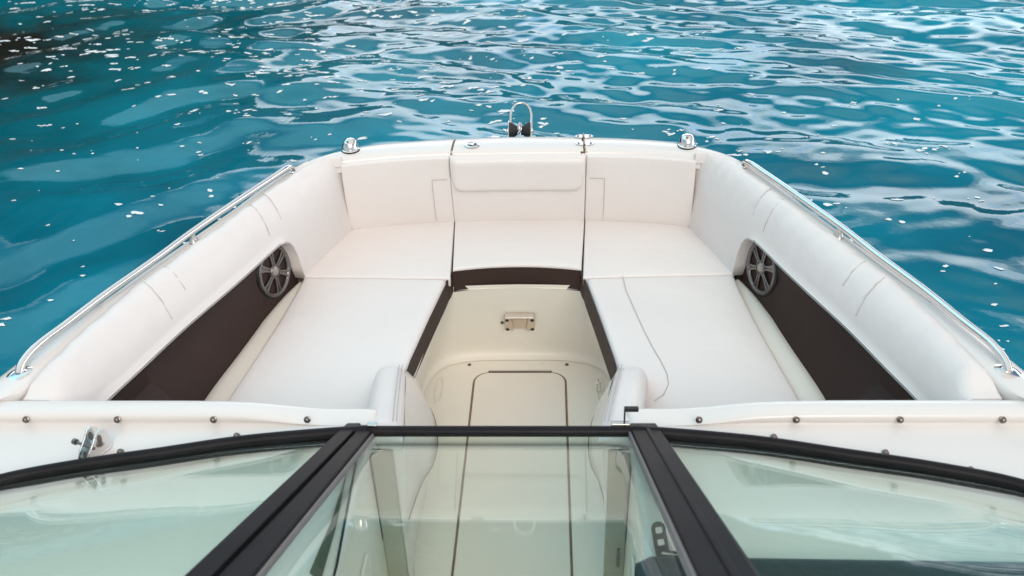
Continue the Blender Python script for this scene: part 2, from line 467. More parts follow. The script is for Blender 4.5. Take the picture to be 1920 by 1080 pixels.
OUT = [(0, 3.088), (.22, 3.078), (.42, 3.052), (.55, 3.020), (.66, 2.962), (.745, 2.885), (.80, 2.79), (.925, 2.44), (1.075, 2.01), (1.18, 1.68), (1.24, 1.40), (1.275, 1.05), (1.29, .4), (1.29, -2.2)]
INN = [(0, 2.936), (.24, 2.931), (.44, 2.914), (.60, 2.878), (.69, 2.848), (.735, 2.812), (.768, 2.755), (.875, 2.44), (1.028, 2.0), (1.085, 1.72), (1.112, 1.57), (1.185, 1.49), (1.205, 1.05), (1.215, .4), (1.215, -2.2)]
def dense(P, n=14):
    P = np.array(P); out = []
    t = np.arange(len(P)); tt = np.linspace(0, len(P) - 1, (len(P) - 1) * n + 1)
    m = np.gradient(P, axis=0)
    for x in tt:
        i = min(int(x), len(P) - 2); u = x - i
        a = 2*u**3-3*u**2+1; b = u**3-2*u**2+u; c = -2*u**3+3*u**2; d = u**3-u**2
        L = np.linalg.norm(P[i+1]-P[i])
        def tang(j):
            # unit-consistent tangent (non-uniform spacing)
            if j == 0: v = np.array([1.0, 0.0]); return v * L
            if j == len(P)-1: v = P[j]-P[j-1]; return v/np.linalg.norm(v)*L
            v1 = (P[j]-P[j-1])/np.linalg.norm(P[j]-P[j-1]); v2 = (P[j+1]-P[j])/np.linalg.norm(P[j+1]-P[j]); v = v1+v2
            return v/np.linalg.norm(v)*L
        out.append(a*P[i]+b*tang(i)+c*P[i+1]+d*tang(i+1))
    return np.array(out)
OD, ID = dense(OUT), dense(INN)
ZT = 0.765
def deck_row(o, i):
    d = np.array(i) - np.array(o); L = np.linalg.norm(d); d = d / L
    # outer lip -> top -> inner
    prof = [(0.006, ZT - .075), (-.004, ZT - .055), (-.004, ZT - .022), (.002, ZT - .008), (.012, ZT - .001), (.03, ZT + .003), (L * .5, ZT + .007), (L - .03, ZT + .003), (L - .012, ZT), (L - .004, ZT - .008), (L, ZT - .025), (L, ZT - .045)]
    return [(o[0] + d[0] * s, o[1] + d[1] * s, z) for s, z in prof]
LIDX = 0.238
def side_rows(sgn, lo, hi):
    rows = []
    for o, i in zip(OD, ID):
        rows.append((o, i))
    # resample to start exactly at x = lo
    res = []
    ox = OD[:, 0]; kmax = np.searchsorted(ox[:60], lo)
    t = (lo - ox[kmax - 1]) / (ox[kmax] - ox[kmax - 1])
    o0 = OD[kmax - 1] * (1 - t) + OD[kmax] * t; i0 = ID[kmax - 1] * (1 - t) + ID[kmax] * t
    i0[0] = lo + .004
    res = [(o0, i0)] + rows[kmax:]
    return [deck_row((o[0] * sgn, o[1]), (i[0] * sgn, i[1])) for o, i in res]
for sgn, nm in ((-1, 'port'), (1, 'starboard')):
    b = MB(); R = side_rows(sgn, LIDX, 9); b.grid(R)
    # close the end at the hatch gap
    b.add(R[0], [tuple(range(len(R[0])))])
    g = b.build('gunwale', 'gelcoat', boat, angle=70)
    g['label'] = nm + ' side gunwale, white gelcoat curving round to the bow'
# centre bow hatch lid
b = MB(); rows = []
for x in np.linspace(-LIDX + .006, LIDX - .004, 25):
    k = abs(x); yo = np.interp(k, OD[:60, 0], OD[:60, 1]); yi = np.interp(k, ID[:60, 0], ID[:60, 1])
    rows.append(deck_row((x * .985, yo), (x * 1.01, yi)))
b.grid(rows); b.add(rows[0], [tuple(range(len(rows[0])))]); b.add(rows[-1], [tuple(range(len(rows[-1])))])
b.build('bow_hatch', 'gelcoat', boat, angle=70)
# dirty sealant below the two gaps
for s in (-1, 1):
    b = MB(); b.box((s * LIDX - .012, 2.935, .70), (s * LIDX + .012, 3.075, ZT - .004 if s > 0 else ZT - .010))
    b.build('gap_sealant', 'dirt', boat)

# hull shell
b = MB(); rows = []
full = [(-p[0], p[1]) for p in OD[::-1]] + [(p[0], p[1]) for p in OD[1:]]
for (x, y) in full:
    yb = lambda k: y * k if y > 0 else y
    fl = 1 if y > 1.2 else 1
    bowf = max(0, (y - 1.2) / 1.9)
    rows.append([(x * .992, y - .004 * bowf, ZT - .07), (x * 1.004, y + .004 * bowf, ZT - .085), (x * 1.004, y + .004 * bowf, ZT - .12), (x * .985, y - .01 * bowf, ZT - .13),
                 (x * (.95 - .10 * bowf), y - .05 * bowf, .25), (x * (.90 - .35 * bowf), y - .16 * bowf, -.35), (x * (.6 - .5 * bowf), y - .45 * bowf, -.75), (0, y - .5 * bowf, -.85)])
b.grid(rows)
hl = b.build('hull', 'gelcoat', boat, angle=60)
# transom and cockpit aft of the helm (behind the camera)
b = MB()
b.box((-1.28, -2.22, -.7), (1.28, -2.1, .76))
b.build('transom', 'gelcoat', boat, bevel=.02)
for s in (-1, 1):
    b = MB(); b.box((min(s * 1.02, s * 1.21), -2.1, -.02), (max(s * 1.02, s * 1.21), .95, .70))
    b.build('cockpit_side', 'gelcoat', boat, bevel=.02)

# ------------------------------------------------------------------ floor and liner
b = MB()
b.box((-1.05, -2.12, -.05), (1.05, 2.80, 0.0))
b.build('cockpit_floor', 'liner', boat)
# seat base walls, leaning out below the cushions
topP = [(.345, 1.78), (.312, 2.0), (.285, 2.2), (.262, 2.40), (.240, 2.55), (.225, 2.606), (.15, 2.618), (.0, 2.624)]
botP = [(.37, 1.78), (.37, 2.0), (.37, 2.25), (.368, 2.45), (.352, 2.61), (.305, 2.705), (.20, 2.748), (.0, 2.757)]
tp = catmull(topP, 60); bt = catmull(botP, 60)
T2 = np.vstack([tp * [-1, 1], tp[::-1][1:]]); B2 = np.vstack([bt * [-1, 1], bt[::-1][1:]])
rows = []
for t, bb in zip(T2, B2):
    rows.append([(t[0] * (1 - f) + bb[0] * f - bb[0] * fi, t[1] * (1 - f) + bb[1] * f - (bb[1] - 1.9) * fi, z) for f, z, fi in
                 ((-.02, .40, 0), (0, .38, 0), (.25, .29, 0), (.5, .19, 0), (.75, .09, 0), (.93, .035, 0), (.985, .014, .006), (1, .006, .022), (1, .002, .045))])
b = MB(); b.grid(rows)
b.build('seat_base', 'liner', boat, angle=80)
# deck of the seat boxes under the cushions
b = MB()
for s in (-1, 1):
    P = [(s * .36, 1.2), (s * .345, 1.78), (s * .285, 2.2), (s * .244, 2.55), (s * .228, 2.606), (0, 2.624), (0, 3.02), (s * .6, 2.95), (s * .75, 2.6), (s * .90, 2.2), (s * 1.02, 1.8), (s * 1.05, 1.2)]
    b.add([(x, y, .385) for x, y in P], [tuple(range(len(P)))])
b.build('seat_platform', 'liner', boat, smooth=False)

# floor hatch with its groove and piano hinge
def hatch_outline(hw, y0, y1, r, n=8):
    P = [(hw, y0)]
    for k in range(n + 1):
        a = k / n * PI / 2; P.append((hw - r + r * math.cos(a), y1 - r + r * math.sin(a)))
    for k in range(n + 1):
        a = PI / 2 + k / n * PI / 2; P.append((-hw + r + r * math.cos(a), y1 - r + r * math.sin(a)))
    P.append((-hw, y0)); return P
b = MB(); b.prism(hatch_outline(.1735, .9, 2.642, .062), (0, 0, 0), (1, 0, 0), (0, 1, 0), (0, 0, 1), -.01, .0012)
gr = b.build('hatch_gap', 'groove', boat, smooth=False)
b = MB(); b.prism(hatch_outline(.1660, .91, 2.6355, .055), (0, 0, 0), (1, 0, 0), (0, 1, 0), (0, 0, 1), -.01, .005)
fh = b.build('floor_hatch', 'non_skid', boat, bevel=.003, seg=3)
b = MB(); y = 2.640
for k in range(22):
    x0 = -.118 + k * .0108
    b.tube([(x0, y, .0065), (x0 + .0096, y, .0065)], .0034, 8)
hg = b.build('hinge', 'dark_steel', fh)
# low moulded margin round the walk-through
def screw_at(parent, x, y, z, r=.006, name='screw', mat='dark_steel'):
    b = MB(); b.lathe([(r, 0), (r, .0015), (r * .7, .0028), (r * .35, .003), (r * .3, .001)], (x, y, z), (1, 0, 0), (0, 1, 0), (0, 0, 1), 12)
    return b.build(name, mat, parent)
for (x, y) in ((-.194, 2.69), (.176, 2.69)): screw_at(boat, x, y, .0005, .0075, 'drain_plug')
for (x, y) in ((-.286, 2.66), (.286, 2.66), (.085, 2.70)): screw_at(boat, x, y, .0005, .0045, 'drain_plug', 'liner')
# raised oval mouldings in the forward floor corners
for s in (-1, 1):
    pts = [(s * (.292 + .012 * math.cos(a) * 1.0), 2.53 + .075 * math.sin(a), .002) for a in np.linspace(0, 2 * PI, 28)]
    tube_obj('floor_moulding', pts, .004, 'liner', boat, cap=False)

# table socket on the front wall
wn_ = Vector((0, -.94, -.33)).normalized(); wup = Vector((0, -.34, .94)).normalized()
wc = Vector((0.003, 2.676, .212))
tb = None
def rrect(w_, h_, r, n=5):
    P = []
    for cx_, cy_, a0 in ((w_ - r, h_ - r, 0), (-w_ + r, h_ - r, 90), (-w_ + r, -h_ + r, 180), (w_ - r, -h_ + r, 270)):
        for k in range(n + 1):
            a = math.radians(a0 + 90 * k / n); P.append((cx_ + r * math.cos(a), cy_ + r * math.sin(a)))
    return P
b = MB(); b.prism(rrect(.0555, .041, .009), wc, (1, 0, 0), wup, wn_, -.004, .008)
tb = b.build('table_bracket', 'beige_plastic', boat, bevel=.002)
for s in (-1, 1):
    b = MB(); P = [(s * .0545, .033), (s * .034, .036), (s * .026, .0), (s * .024, -.038), (s * .048, -.040), (s * .0545, -.034)]
    b.prism(P, wc, (1, 0, 0), wup, wn_, .008, .019); b.build('side_rail', 'beige_plastic', tb, bevel=.002)
    for t in (-.029, .026):
        b = MB(); o = wc + Vector((1, 0, 0)) * s * .0455 + wup * t + wn_ * .019
        b.lathe([(.0068, 0), (.0068, .002), (.004, .0032)], o, (1, 0, 0), wup, wn_, 12); b.build('screw', 'speaker_black', tb)
b = MB(); b.prism([(-.055, .037), (.055, .037), (.052, .043), (-.052, .043)], wc, (1, 0, 0), wup, wn_, .0, .021); b.build('top_edge', 'steel', tb, bevel=.002)
b = MB(); o = wc + Vector((-1, 0, 0)) * .056 + wn_ * .010
b.lathe([(.0025, 0), (.0025, .006), (.006, .007), (.0065, .011), (.004, .013)], o, wn_, wup, (-1, 0, 0), 12); b.build('knob', 'speaker_black', tb)

# ------------------------------------------------------------------ seat cushions
SZ = .470; G = .0008
UPV = (0, 0, 1)
def front_y(x): return 2.636 - .028 * (x / .225) ** 2
def c_mid(u, v):
    x = (u * 2 - 1); xx = x * ((.222 - G) * (1 - v) + (.247 - G) * v)
    yf = front_y(xx); return (xx, yf * (1 - v) + 2.985 * v, SZ)
slab('seat_cushion', c_mid, UPV, .032, .005, .006, 'vinyl', boat, seed=1)['label'] = 'centre bow seat cushion in white vinyl'
def c_side(s):
    def f(u, v):   # u 0 inner ->1 outer, v 0 front -> 1 back
        pf = np.array([.224 + G, 2.549 + G]) * (1 - u) + np.array([.731, 2.566]) * u
        inner = np.array([.224 + .0 + (.247 - .224) * v + G, 0]); 
        pb = np.array([.248 + G, 2.983]) * (1 - u) + np.array([.632, 2.93]) * u
        p = pf * (1 - v) + pb * v
        p[0] += .0 if v > .15 else 0
        return (s * p[0], p[1], SZ)
    return f
for s, nm in ((-1, 'port'), (1, 'starboard')):
    slab('seat_cushion', c_side(s), UPV, .032, .005, .006, 'vinyl', boat, seed=2 + s)['label'] = nm + ' front corner seat cushion in white vinyl'
def edge_in(y): return float(np.interp(y, [1.6, 1.9, 2.05, 2.10, 2.32, 2.53], [.355, .330, .306, .301, .270, .238]))
def edge_out(y): return float(np.interp(y, [1.55, 1.91, 2.1, 2.29, 2.45, 2.57], [.825, .788, .766, .746, .735, .730]))
def c_long(s):
    def f(u, v):
        y = (2.543 - G + .018 * u) * (1 - v) + 1.58 * v
        x = edge_in(y) * (1 - u) + edge_out(y) * u
        return (s * x, y, SZ + .003)
    return f
LC = {}
for s, nm in ((-1, 'port'), (1, 'starboard')):
    LC[s] = slab('seat_cushion', c_long(s), UPV, .034, .015, .008, 'vinyl', boat, nu=26, nv=40, seed=5 + s, wr=.0030)
    LC[s]['label'] = nm + ' long side seat cushion in white vinyl'
# sewn seam on the starboard long cushion
tube_obj('seam', [(.357, 2.545, SZ + .0075), (.361, 2.45, SZ + .0105), (.378, 2.335, SZ + .0115), (.396, 2.22, SZ + .0115), (.413, 2.132, SZ + .0115), (.430, 2.06, SZ + .0115), (.441, 2.00, SZ + .0115), (.439, 1.95, SZ + .0115), (.420, 1.905, SZ + .0115), (.392, 1.878, SZ + .0115)], .0011, 'seam', LC[1], seg=5)
# dark brown skirts below the cushions' inner edges
def skirt(name, pts, z0, z1, th=.006):
    P = np.array(pts); b = MB(); rows = []
    tang = np.gradient(P, axis=0); nn = np.stack([-tang[:, 1], tang[:, 0]], 1); nn /= np.linalg.norm(nn, axis=1)[:, None]
    for p, n in zip(P, nn):
        q = p + n * th
        rows.append([(p[0], p[1], z0), (p[0], p[1], z1), (q[0], q[1], z1), (q[0], q[1], z0), (p[0], p[1], z0)])
    b.grid(rows); b.add(rows[0][:4], [(0, 1, 2, 3)]); b.add(rows[-1][:4], [(0, 1, 2, 3)])
    return b.build(name, 'brown_vinyl', boat)
for s in (-1, 1):
    pts = [(s * (edge_in(y) - .0035), y) for y in np.linspace(1.6, 2.535, 30)] 
    skirt('seat_skirt', pts, .384, SZ - .010, .006)
    skirt('seat_skirt', [(s * .2345, 2.538), (s * .228, 2.565), (s * .2235, 2.603)], .384, SZ - .008, .006)
skirt('seat_skirt', [(x, front_y(x) - .0035) for x in np.linspace(-.2225, .2225, 30)], .380, SZ - .009, .006)

# ------------------------------------------------------------------ front backrests
ZB, ZTOP = .462, .752
def yin(x): return float(np.interp(abs(x), ID[:80, 0], ID[:80, 1]))
def fr_back(x0, x1, xb0, xb1, z0=ZB, z1=ZTOP, dy=0.0, nz=0):
    def f(u, v):
        x = (x0 * (1 - u) + x1 * u) * v + (xb0 * (1 - u) + xb1 * u) * (1 - v)
        ytop = yin(x) - .012; ybot = yin(x) + .036
        zf = z0 + (z1 - z0) * v; g = (zf - ZB) / (ZTOP - ZB)
        y = ybot * (1 - g) + ytop * g - .010 * math.sin(PI * min(1, max(0, g))) - dy
        return (x, y, zf)
    return f
BN = (0, -1, -.1)
bn = Vector(BN).normalized()
cb = slab('backrest_cushion', fr_back(-.2445, .2445, -.2465, .2445), bn, .05, .005, .004, 'vinyl', boat, seed=11, nv=20)
cb['label'] = 'centre bow backrest with a flap hanging from the hatch'
for s, nm in ((-1, 'port'), (1, 'starboard')):
    bk = slab('backrest_cushion', fr_back(s * .2455, s * .626, s * .2465, s * .632), bn, .05, .006, .006, 'vinyl', boat, seed=12 + s, nv=20)
    bk['label'] = nm + ' front backrest cushion in white vinyl'
    f = fr_back(s * .2455, s * .626, s * .2465, s * .632)
    def onp(u, v, off=.0058): p = Vector(f(u, v)); return p + bn * off
    tube_obj('seam', [onp(.175 , v, .0015 + .006 * (math.sin(PI * .175) ** .5) * (math.sin(PI * v) ** .5)) for v in np.linspace(.06, .70, 14)], .0011, 'seam', bk, seg=5)
    tube_obj('seam', [onp(u, .70, .0012 + .006 * (math.sin(PI * u) ** .5) * (math.sin(PI * .7) ** .5)) for u in np.linspace(.03, .175, 6)], .0011, 'seam', bk, seg=5)
# flap on the centre backrest: rounded lower corners
def flap():
    f = fr_back(-.2445, .2445, -.2465, .2445)
    hw, v0, v1, rc = .240, .53, 1.0, .17
    b = MB(); rows = []; nU = 40
    for i in range(nU + 1):
        u = i / nU; x = (u * 2 - 1); a = abs(x); 
        e = max(0, (a - (1 - rc)) / rc); lift = (1 - math.sqrt(max(0, 1 - e * e))) * .17
        vb = v0 + lift; row = []
        pts = [(vb + .012, -.004), (vb, .004), (vb + .006, .013), (vb + .022, .018), (vb + .06, .0205)] + [(vb + .06 + (.90 - vb - .06) * k / 6, .021) for k in range(1, 7)] + [(.95, .020), (.985, .012), (1.005, -.006)]
        ed = 1 - min(1, (1 - a) / .05)
        for v, off in pts:
            p = Vector(f(.5 + x * .5 * .985, min(v, 1.005))); row.append(p + bn * (off - .014 * ed * ed))
        rows.append(row)
    b.grid(rows)
    o = b.build('headrest_flap', 'vinyl', cb, angle=75)
    pts = []
    for i in range(3, nU - 2):
        pts.append(rows[i][1] + bn * .0005)
    tube_obj('piping', pts, .0024, 'seam', o, seg=6)
flap()

# ------------------------------------------------------------------ side bolsters with the speaker cut-out
ST = [((.622, 2.864), (.627, 2.900)), ((.686, 2.843), (.638, 2.862)), ((.730, 2.808), (.652, 2.805)), ((.763, 2.752), (.670, 2.745)), ((.810, 2.630), (.708, 2.622)),
      ((.845, 2.530), (.737, 2.530)), ((.875, 2.440), (.766, 2.435)), ((.925, 2.300), (.806, 2.29)), ((.968, 2.180), (.842, 2.170)), ((1.028, 2.0), (.900, 1.985)), ((1.072, 1.80), (.948, 1.80)), ((1.092, 1.67), (.982, 1.67)), ((1.106, 1.556), (1.004, 1.556))]
NB = 150
TT = catmull([p[0] for p in ST], NB); BB = catmull([p[1] for p in ST], NB)
PROF = [(0, .745), (.01, .764), (.06, .775), (.16, .782), (.30, .783), (.45, .776), (.60, .762), (.74, .740), (.85, .712), (.93, .682), (.98, .650), (1.0, .61), (1.0, .57), (.99, .53), (.97, .49), (.955, .462)]
def zlow(y): return float(np.interp(y, [2.456, 2.474, 2.498, 2.520, 2.538, 2.551, 2.560, 2.564], [.650, .650, .644, .626, .595, .553, .502, .462]))
def prof_pt(k, f, z):
    t, q = TT[k], BB[k]; return (t[0] * (1 - f) + q[0] * f, t[1] * (1 - f) + q[1] * f, z)
for s, nm in ((-1, 'port'), (1, 'starboard')):
    rows = []
    for k in range(NB):
        zl = zlow(BB[k][1]); row = []
        kk = k / (NB - 1)
        for f, z in PROF:
            if z < zl:
                z = zl
            wv = .0012 * math.sin(k * .31 + f * 5) + .0010 * math.sin(k * .83 + 2 + s)
            z = min(z, .783 - .036 * float(smooth(1.66, 1.55, np.float64(TT[k][1])))) if TT[k][1] < 1.66 else z
            x, y, z = prof_pt(k, f, z + (wv if f < .9 else 0)); row.append((s * x, y, z))
        for f, dz in ((.992, -.004), (.965, -.007), (.86, -.008), (.60, -.008), (.30, -.006)):
            x, y, z = prof_pt(k, f, zl + dz * float(smooth(.60, .65, np.float64(zl)))); row.append((s * x, y, z))
        rows.append(row)
    b = MB(); b.grid(rows); b.add(rows[-1], [tuple(range(len(rows[-1])))])
    bo = b.build('side_bolster', 'vinyl', boat, angle=85)
    bo['label'] = nm + ' side bolster wrapping over the brown panel and round the speaker'
    # sewn cross seams
    for y0, fa, fb in ((2.53, .15, .85), (2.455, .22, .90), (2.065, .22, .78), (1.98, .22, .90)):
        pts = []
        for f in np.linspace(fa, fb, 12):
            yy = y0 + .05 * (1 - f) - .02; k = int(np.argmin(np.abs(BB[:, 1] - yy)))
            z = np.interp(f, [p[0] for p in PROF[:12]], [p[1] for p in PROF[:12]])
            x, y, z = prof_pt(k, f, z); pts.append((s * x, yy + (y - BB[k][1]), z + .0012))
        tube_obj('seam', pts, .0011, 'seam', bo, seg=5)
    # dark brown side panel
    sel = [k for k in range(NB) if BB[k][1] < 2.575]
    rows = []
    for k in sel:
        t, q = TT[k], BB[k]; d = (t - q) / np.linalg.norm(t - q); q2 = q + d * .046; q3 = q + d * float(np.interp(q[1], [1.7, 1.95, 2.34, 2.5], [-.085, -.041, .022, .034]))
        rows.append([(s * q3[0], q3[1], .40), (s * q3[0], q3[1], .43), (s * q2[0], q2[1], .55), (s * q2[0], q2[1], .70)])
    b = MB(); b.grid(rows); b.build('side_panel', 'brown_vinyl', boat)
    # moulded ledge between the panel and the cushion
    rows = []
    for k in sel:
        t, q = TT[k], BB[k]; y = q[1]; d = (t - q) / np.linalg.norm(t - q); qo = q + d * (float(np.interp(q[1], [1.7, 1.95, 2.34, 2.5], [-.085, -.041, .022, .034])) + .004)
        xi = edge_out(y) - .01
        rows.append([(s * qo[0], y, .435), (s * (qo[0] - .006), y, .441), (s * (qo[0] * .7 + xi * .3), y, .444), (s * (qo[0] * .35 + xi * .65), y, .436), (s * (xi + .013), y, .425), (s * (xi + .006), y, .400), (s * xi, y, .380)])
    b = MB(); b.grid(rows); b.build('side_ledge', 'liner', boat, angle=80)

# ------------------------------------------------------------------ speakers
SPK = (.801, 2.476)
def speaker(s):
    k = int(np.argmin(np.abs(BB[:, 1] - 2.445))); q = BB[k]; t = BB[k + 3] - BB[k - 3]; t = Vector((t[0] * s, t[1], 0)).normalized()
    n = Vector((-s * abs(t.y), -abs(t.x), 0)).normalized(); n = (n + Vector((0, 0, .10))).normalized()
    upv = (Vector((0, 0, 1)) - n * n.z).normalized(); sx = upv.cross(n).normalized()
    kc = int(np.argmin(np.abs(BB[:, 1] - 2.462)))
    o = Vector((s * SPK[0], SPK[1], .546))
    b = MB(); b.lathe([(.093, -.01), (.093, .004), (.090, .008), (.086, .009), (.084, .002), (.082, -.012)], o, sx, upv, n, 40)
    sp = b.build('speaker', 'speaker_black', boat, angle=50)
    sp['label'] = ('port' if s < 0 else 'starboard') + ' round speaker with six grey spokes set in the brown panel'
    b = MB()
    prof = [(.087, .004), (.0865, .010), (.084, .013), (.079, .013), (.0755, .010), (.074, .004)]
    seg = 40; rows = []
    for r, h in prof + [prof[0]]:
        rows.append([o + sx * math.cos(2 * PI * j / seg) * r + upv * math.sin(2 * PI * j / seg) * r + n * h for j in range(seg + 1)])
    b.grid(rows); b.build('rim', 'speaker_grey', sp, angle=60)
    b = MB(); b.lathe([(.082, -.008), (.05, -.012), (.03, -.016)], o, sx, upv, n, 32); b.build('cone', 'speaker_black', sp)
    for j in range(6):
        a = math.radians(90 + 60 * j - 4); ra = sx * math.cos(a) + upv * math.sin(a); ta = -sx * math.sin(a) + upv * math.cos(a)
        b = MB()
        for q_ in (-1, 1):
            b.prism([(.020, q_ * .0015), (.050, q_ * .0022), (.078, q_ * .0035), (.078, q_ * .0145), (.060, q_ * .0100), (.040, q_ * .0078), (.020, q_ * .0075)], o, ra, ta, n, .005, .0105)
        b.prism([(.020, -.0030), (.078, -.0045), (.078, .0045), (.020, .0030)], o, ra, ta, n, .002, .0065)
        b.build('spoke', 'speaker_grey', sp, bevel=.0012, seg=1)
    b = MB(); b.lathe([(.024, .0), (.025, .010), (.022, .014), (.0195, .0145), (.0188, .010)], o, sx, upv, n, 28); b.build('hub', 'speaker_grey', sp)
    b = MB(); b.lathe([(.0185, .004), (.0185, .0105), (.015, .0145), (.008, .0165), (.002, .017)], o, sx, upv, n, 24); b.build('centre_cap', 'speaker_cap', sp)
speaker(-1); speaker(1)

# ------------------------------------------------------------------ helm deck and its raised lip
FR = [(.283, 1.440), (.383, 1.430), (.55, 1.406), (.71, 1.369), (.87, 1.332), (1.01, 1.288), (1.10, 1.235), (1.16, 1.15), (1.19, 1.02), (1.205, .85)]
FRD = catmull(FR, 60)
for s, nm in ((-1, 'port'), (1, 'starboard')):
    b = MB()
    xs_ = [.288, .34, .40, .46, .52, .6, .8, 1.0, 1.12, 1.20]; rows = []
    prof = [(1.555, .700), (1.551, .742), (1.545, .754), (1.533, .7605), (1.515, .762), (1.497, .760), (1.487, .753), (1.487, .744), (1.493, .734), (1.492, .728), (1.45, .727), (1.30, .727), (1.10, .727), (1.0, .725), (.62, .70), (.60, .50)]
    for x in xs_:
        f = float(smooth(.40, .58, np.float64(x)))   # the lip fades out towards the walk-through
        row = []
        for y, z in prof:
            yy = y; zz_ = z
            if y > 1.474: zz_ = z if y > 1.553 else .727 + (z - .727) * f if z > .727 else z
            row.append((s * x, yy, zz_))
        rows.append(row)
    x = .288; rows.insert(0, [(s * .283, p[1], p[2] - .006) for p in rows[0]]); rows.insert(0, [(s * .281, p[1], p[2] - .03 if p[2] > .6 else p[2]) for p in rows[1]])
    b.grid(rows); o = b.build('helm_deck', 'gelcoat', boat, angle=80)
    sd = o.modifiers.new('sub', 'SUBSURF'); sd.levels = 1; sd.render_levels = 1
    o['label'] = nm + ' white deck in front of the windshield with a raised lip'
# gunwale flat beside the lip is part of the gunwale; fill between helm deck and gunwale inner edge
def snap_mesh():
    b = MB(); b.lathe([(.0078, 0), (.0078, .0022), (.0058, .0030), (.0048, .0055), (.0052, .0075), (.0040, .0088), (.0015, .0092)], (0, 0, 0), (1, 0, 0), (0, 1, 0), (0, 0, 1), 16)
    o = b.build('snap_fastener', 'dark_steel', boat); return o
snap0 = snap_mesh(); first = True
def place_snap(x, y, z, rx):
    global first
    o = snap0 if first else snap0.copy()
    if not first: COL.objects.link(o)
    first = False
    o.parent = boat; o.location = (x, y, z); o.rotation_euler = (rx, 0, 0)
for s, L in ((-1, (.425, .635, .852, 1.06)), (1, (.432, .640, .860, 1.075))):
    for x in L: place_snap(s * x, 1.4845, .7475, math.radians(62))
for x, y in ((-.884, 1.358), (-.815, 1.400), (-.577, 1.452), (-.37, 1.466), (.365, 1.470), (.587, 1.450), (.806, 1.402), (.959, 1.352)):
    place_snap(x, y, .727, math.radians(12))

# ------------------------------------------------------------------ consoles below the helm deck
for s, nm in ((-1, 'port'), (1, 'starboard')):
    # side wall of the console along the walk-through
    rows = []
    for y in np.linspace(1.52, .55, 12):
        rows.append([(s * .288, y, .71), (s * .286, y, .60), (s * .283, y, .3), (s * .275, y, .08), (s * .262, y, .02), (s * .24, y, .002)])
    b = MB(); b.grid(rows); cw = b.build('console', 'liner', boat, angle=80)
    cw['label'] = nm + ' console wall beside the walk-through'
    for y0 in (1.36, 1.08):
        b = MB(); b.prism(rrect(.052, .19, .014), (s * .283, y0 - .12, .36), (0, 1, 0), (0, 0, 1), (-s, 0, 0), -.002, .006)
        d = b.build('locker_door', 'gelcoat', cw, bevel=.002)
        b = MB(); b.prism(rrect(.006, .022, .003), (s * .277, y0 - .165, .36), (0, 1, 0), (0, 0, 1), (-s, 0, 0), 0, .006)
        b.build('door_hinge', 'speaker_black', d)
    # sloping upholstered pad on the front of the console
    def pad(u, v, s=s):
        y = 2.000 * (1 - v) + 1.474 * v
        z = .508 + .230 * (v ** .88)
        x0 = .293 - .080 * v; x1 = x0 + .092
        return (s * (x0 * (1 - u) + x1 * u), y, z)
    pn = Vector((0, .50, .87))
    pd = slab('console_bolster', pad, pn, .050, .034, .004, 'vinyl', boat, nu=12, nv=24, seed=30 + s)
    pd['label'] = nm + ' padded bolster sloping up the front of the console'
    for u in (.15, .24):
        tube_obj('seam', [Vector(pad(u, v)) + pn * (.0045 + .0035 * math.sin(PI * v) ** .5 - (.010 if v < .03 else 0)) for v in np.linspace(.03, .97, 20)], .0011, 'seam', pd, seg=5)
    # flank that swells into the walk-through below the pad
    topc = [(.306, 2.130, .385), (.300, 2.00, .49), (.274, 1.86, .56), (.250, 1.70, .62), (.228, 1.56, .66), (.222, 1.475, .68), (.250, 1.452, .69), (.287, 1.440, .70)]
    edge = [(.304, 2.150, .345), (.285, 2.135, .30), (.245, 2.070, .27), (.224, 1.98, .25), (.226, 1.88, .25), (.246, 1.78, .27), (.258, 1.62, .30), (.262, 1.475, .34), (.274, 1.452, .35), (.288, 1.438, .36)]
    low = [(.335, 2.14, .18), (.31, 2.10, .12), (.275, 2.04, .10), (.262, 1.95, .09), (.268, 1.80, .09), (.272, 1.475, .09), (.278, 1.46, .09), (.286, 1.438, .09)]
    bot = [(.36, 2.10, 0), (.34, 2.06, 0), (.31, 2.0, 0), (.295, 1.92, 0), (.285, 1.76, 0), (.25, 1.50, 0.004)]
    n = 30; A, B_, C_, D_ = [catmull(c, n) for c in (topc, edge, low, bot)]
    rows = []
    for i in range(n):
        rows.append([tuple(np.array(p) * [s, 1, 1]) for p in (A[i], A[i] * .62 + B_[i] * .38 + [-.004, 0, 0], A[i] * .25 + B_[i] * .75 + [-.006, 0, .004], B_[i] + [-.0, 0, .004], B_[i] + [.004, 0, -.006], B_[i] * .6 + C_[i] * .4 + [.006, 0, 0], C_[i], D_[i])])
    b = MB(); b.grid(rows)
    fl = b.build('console_flank', 'gelcoat', boat, angle=85)
    tube_obj('gap_line', [tuple(np.array(p) * [s, 1, 1] + [-s * .0012, 0, .001]) for p in B_[:22]], .0013, 'groove', fl, seg=5)
    fl['label'] = nm + ' white moulded flank swelling into the walk-through'
for s, nm in ((-1, 'port'), (1, 'starboard')):
    # aft end face of the padded bolster, its shade painted in, with a dark joint
    b = MB(); b.box((min(s * .236, s * .284), 1.436, .004), (max(s * .236, s * .284), 1.456, .690)); tr = b.build('bulkhead_shaded_face', 'shaded_khaki', boat, bevel=.004)
    b = MB(); b.box((min(s * .2842, s * .2872), 1.434, .004), (max(s * .2842, s * .2872), 1.450, .70)); b.build('joint', 'rubber', tr)
    if s > 0:
        for z_ in (.37, .235):
            b = MB(); b.prism(rrect(.0035, .030, .003), (.268, 1.436, z_), (1, 0, 0), (0, 0, 1), (0, -1, 0), -.001, .004); b.build('door_hinge', 'dark_steel', tr)
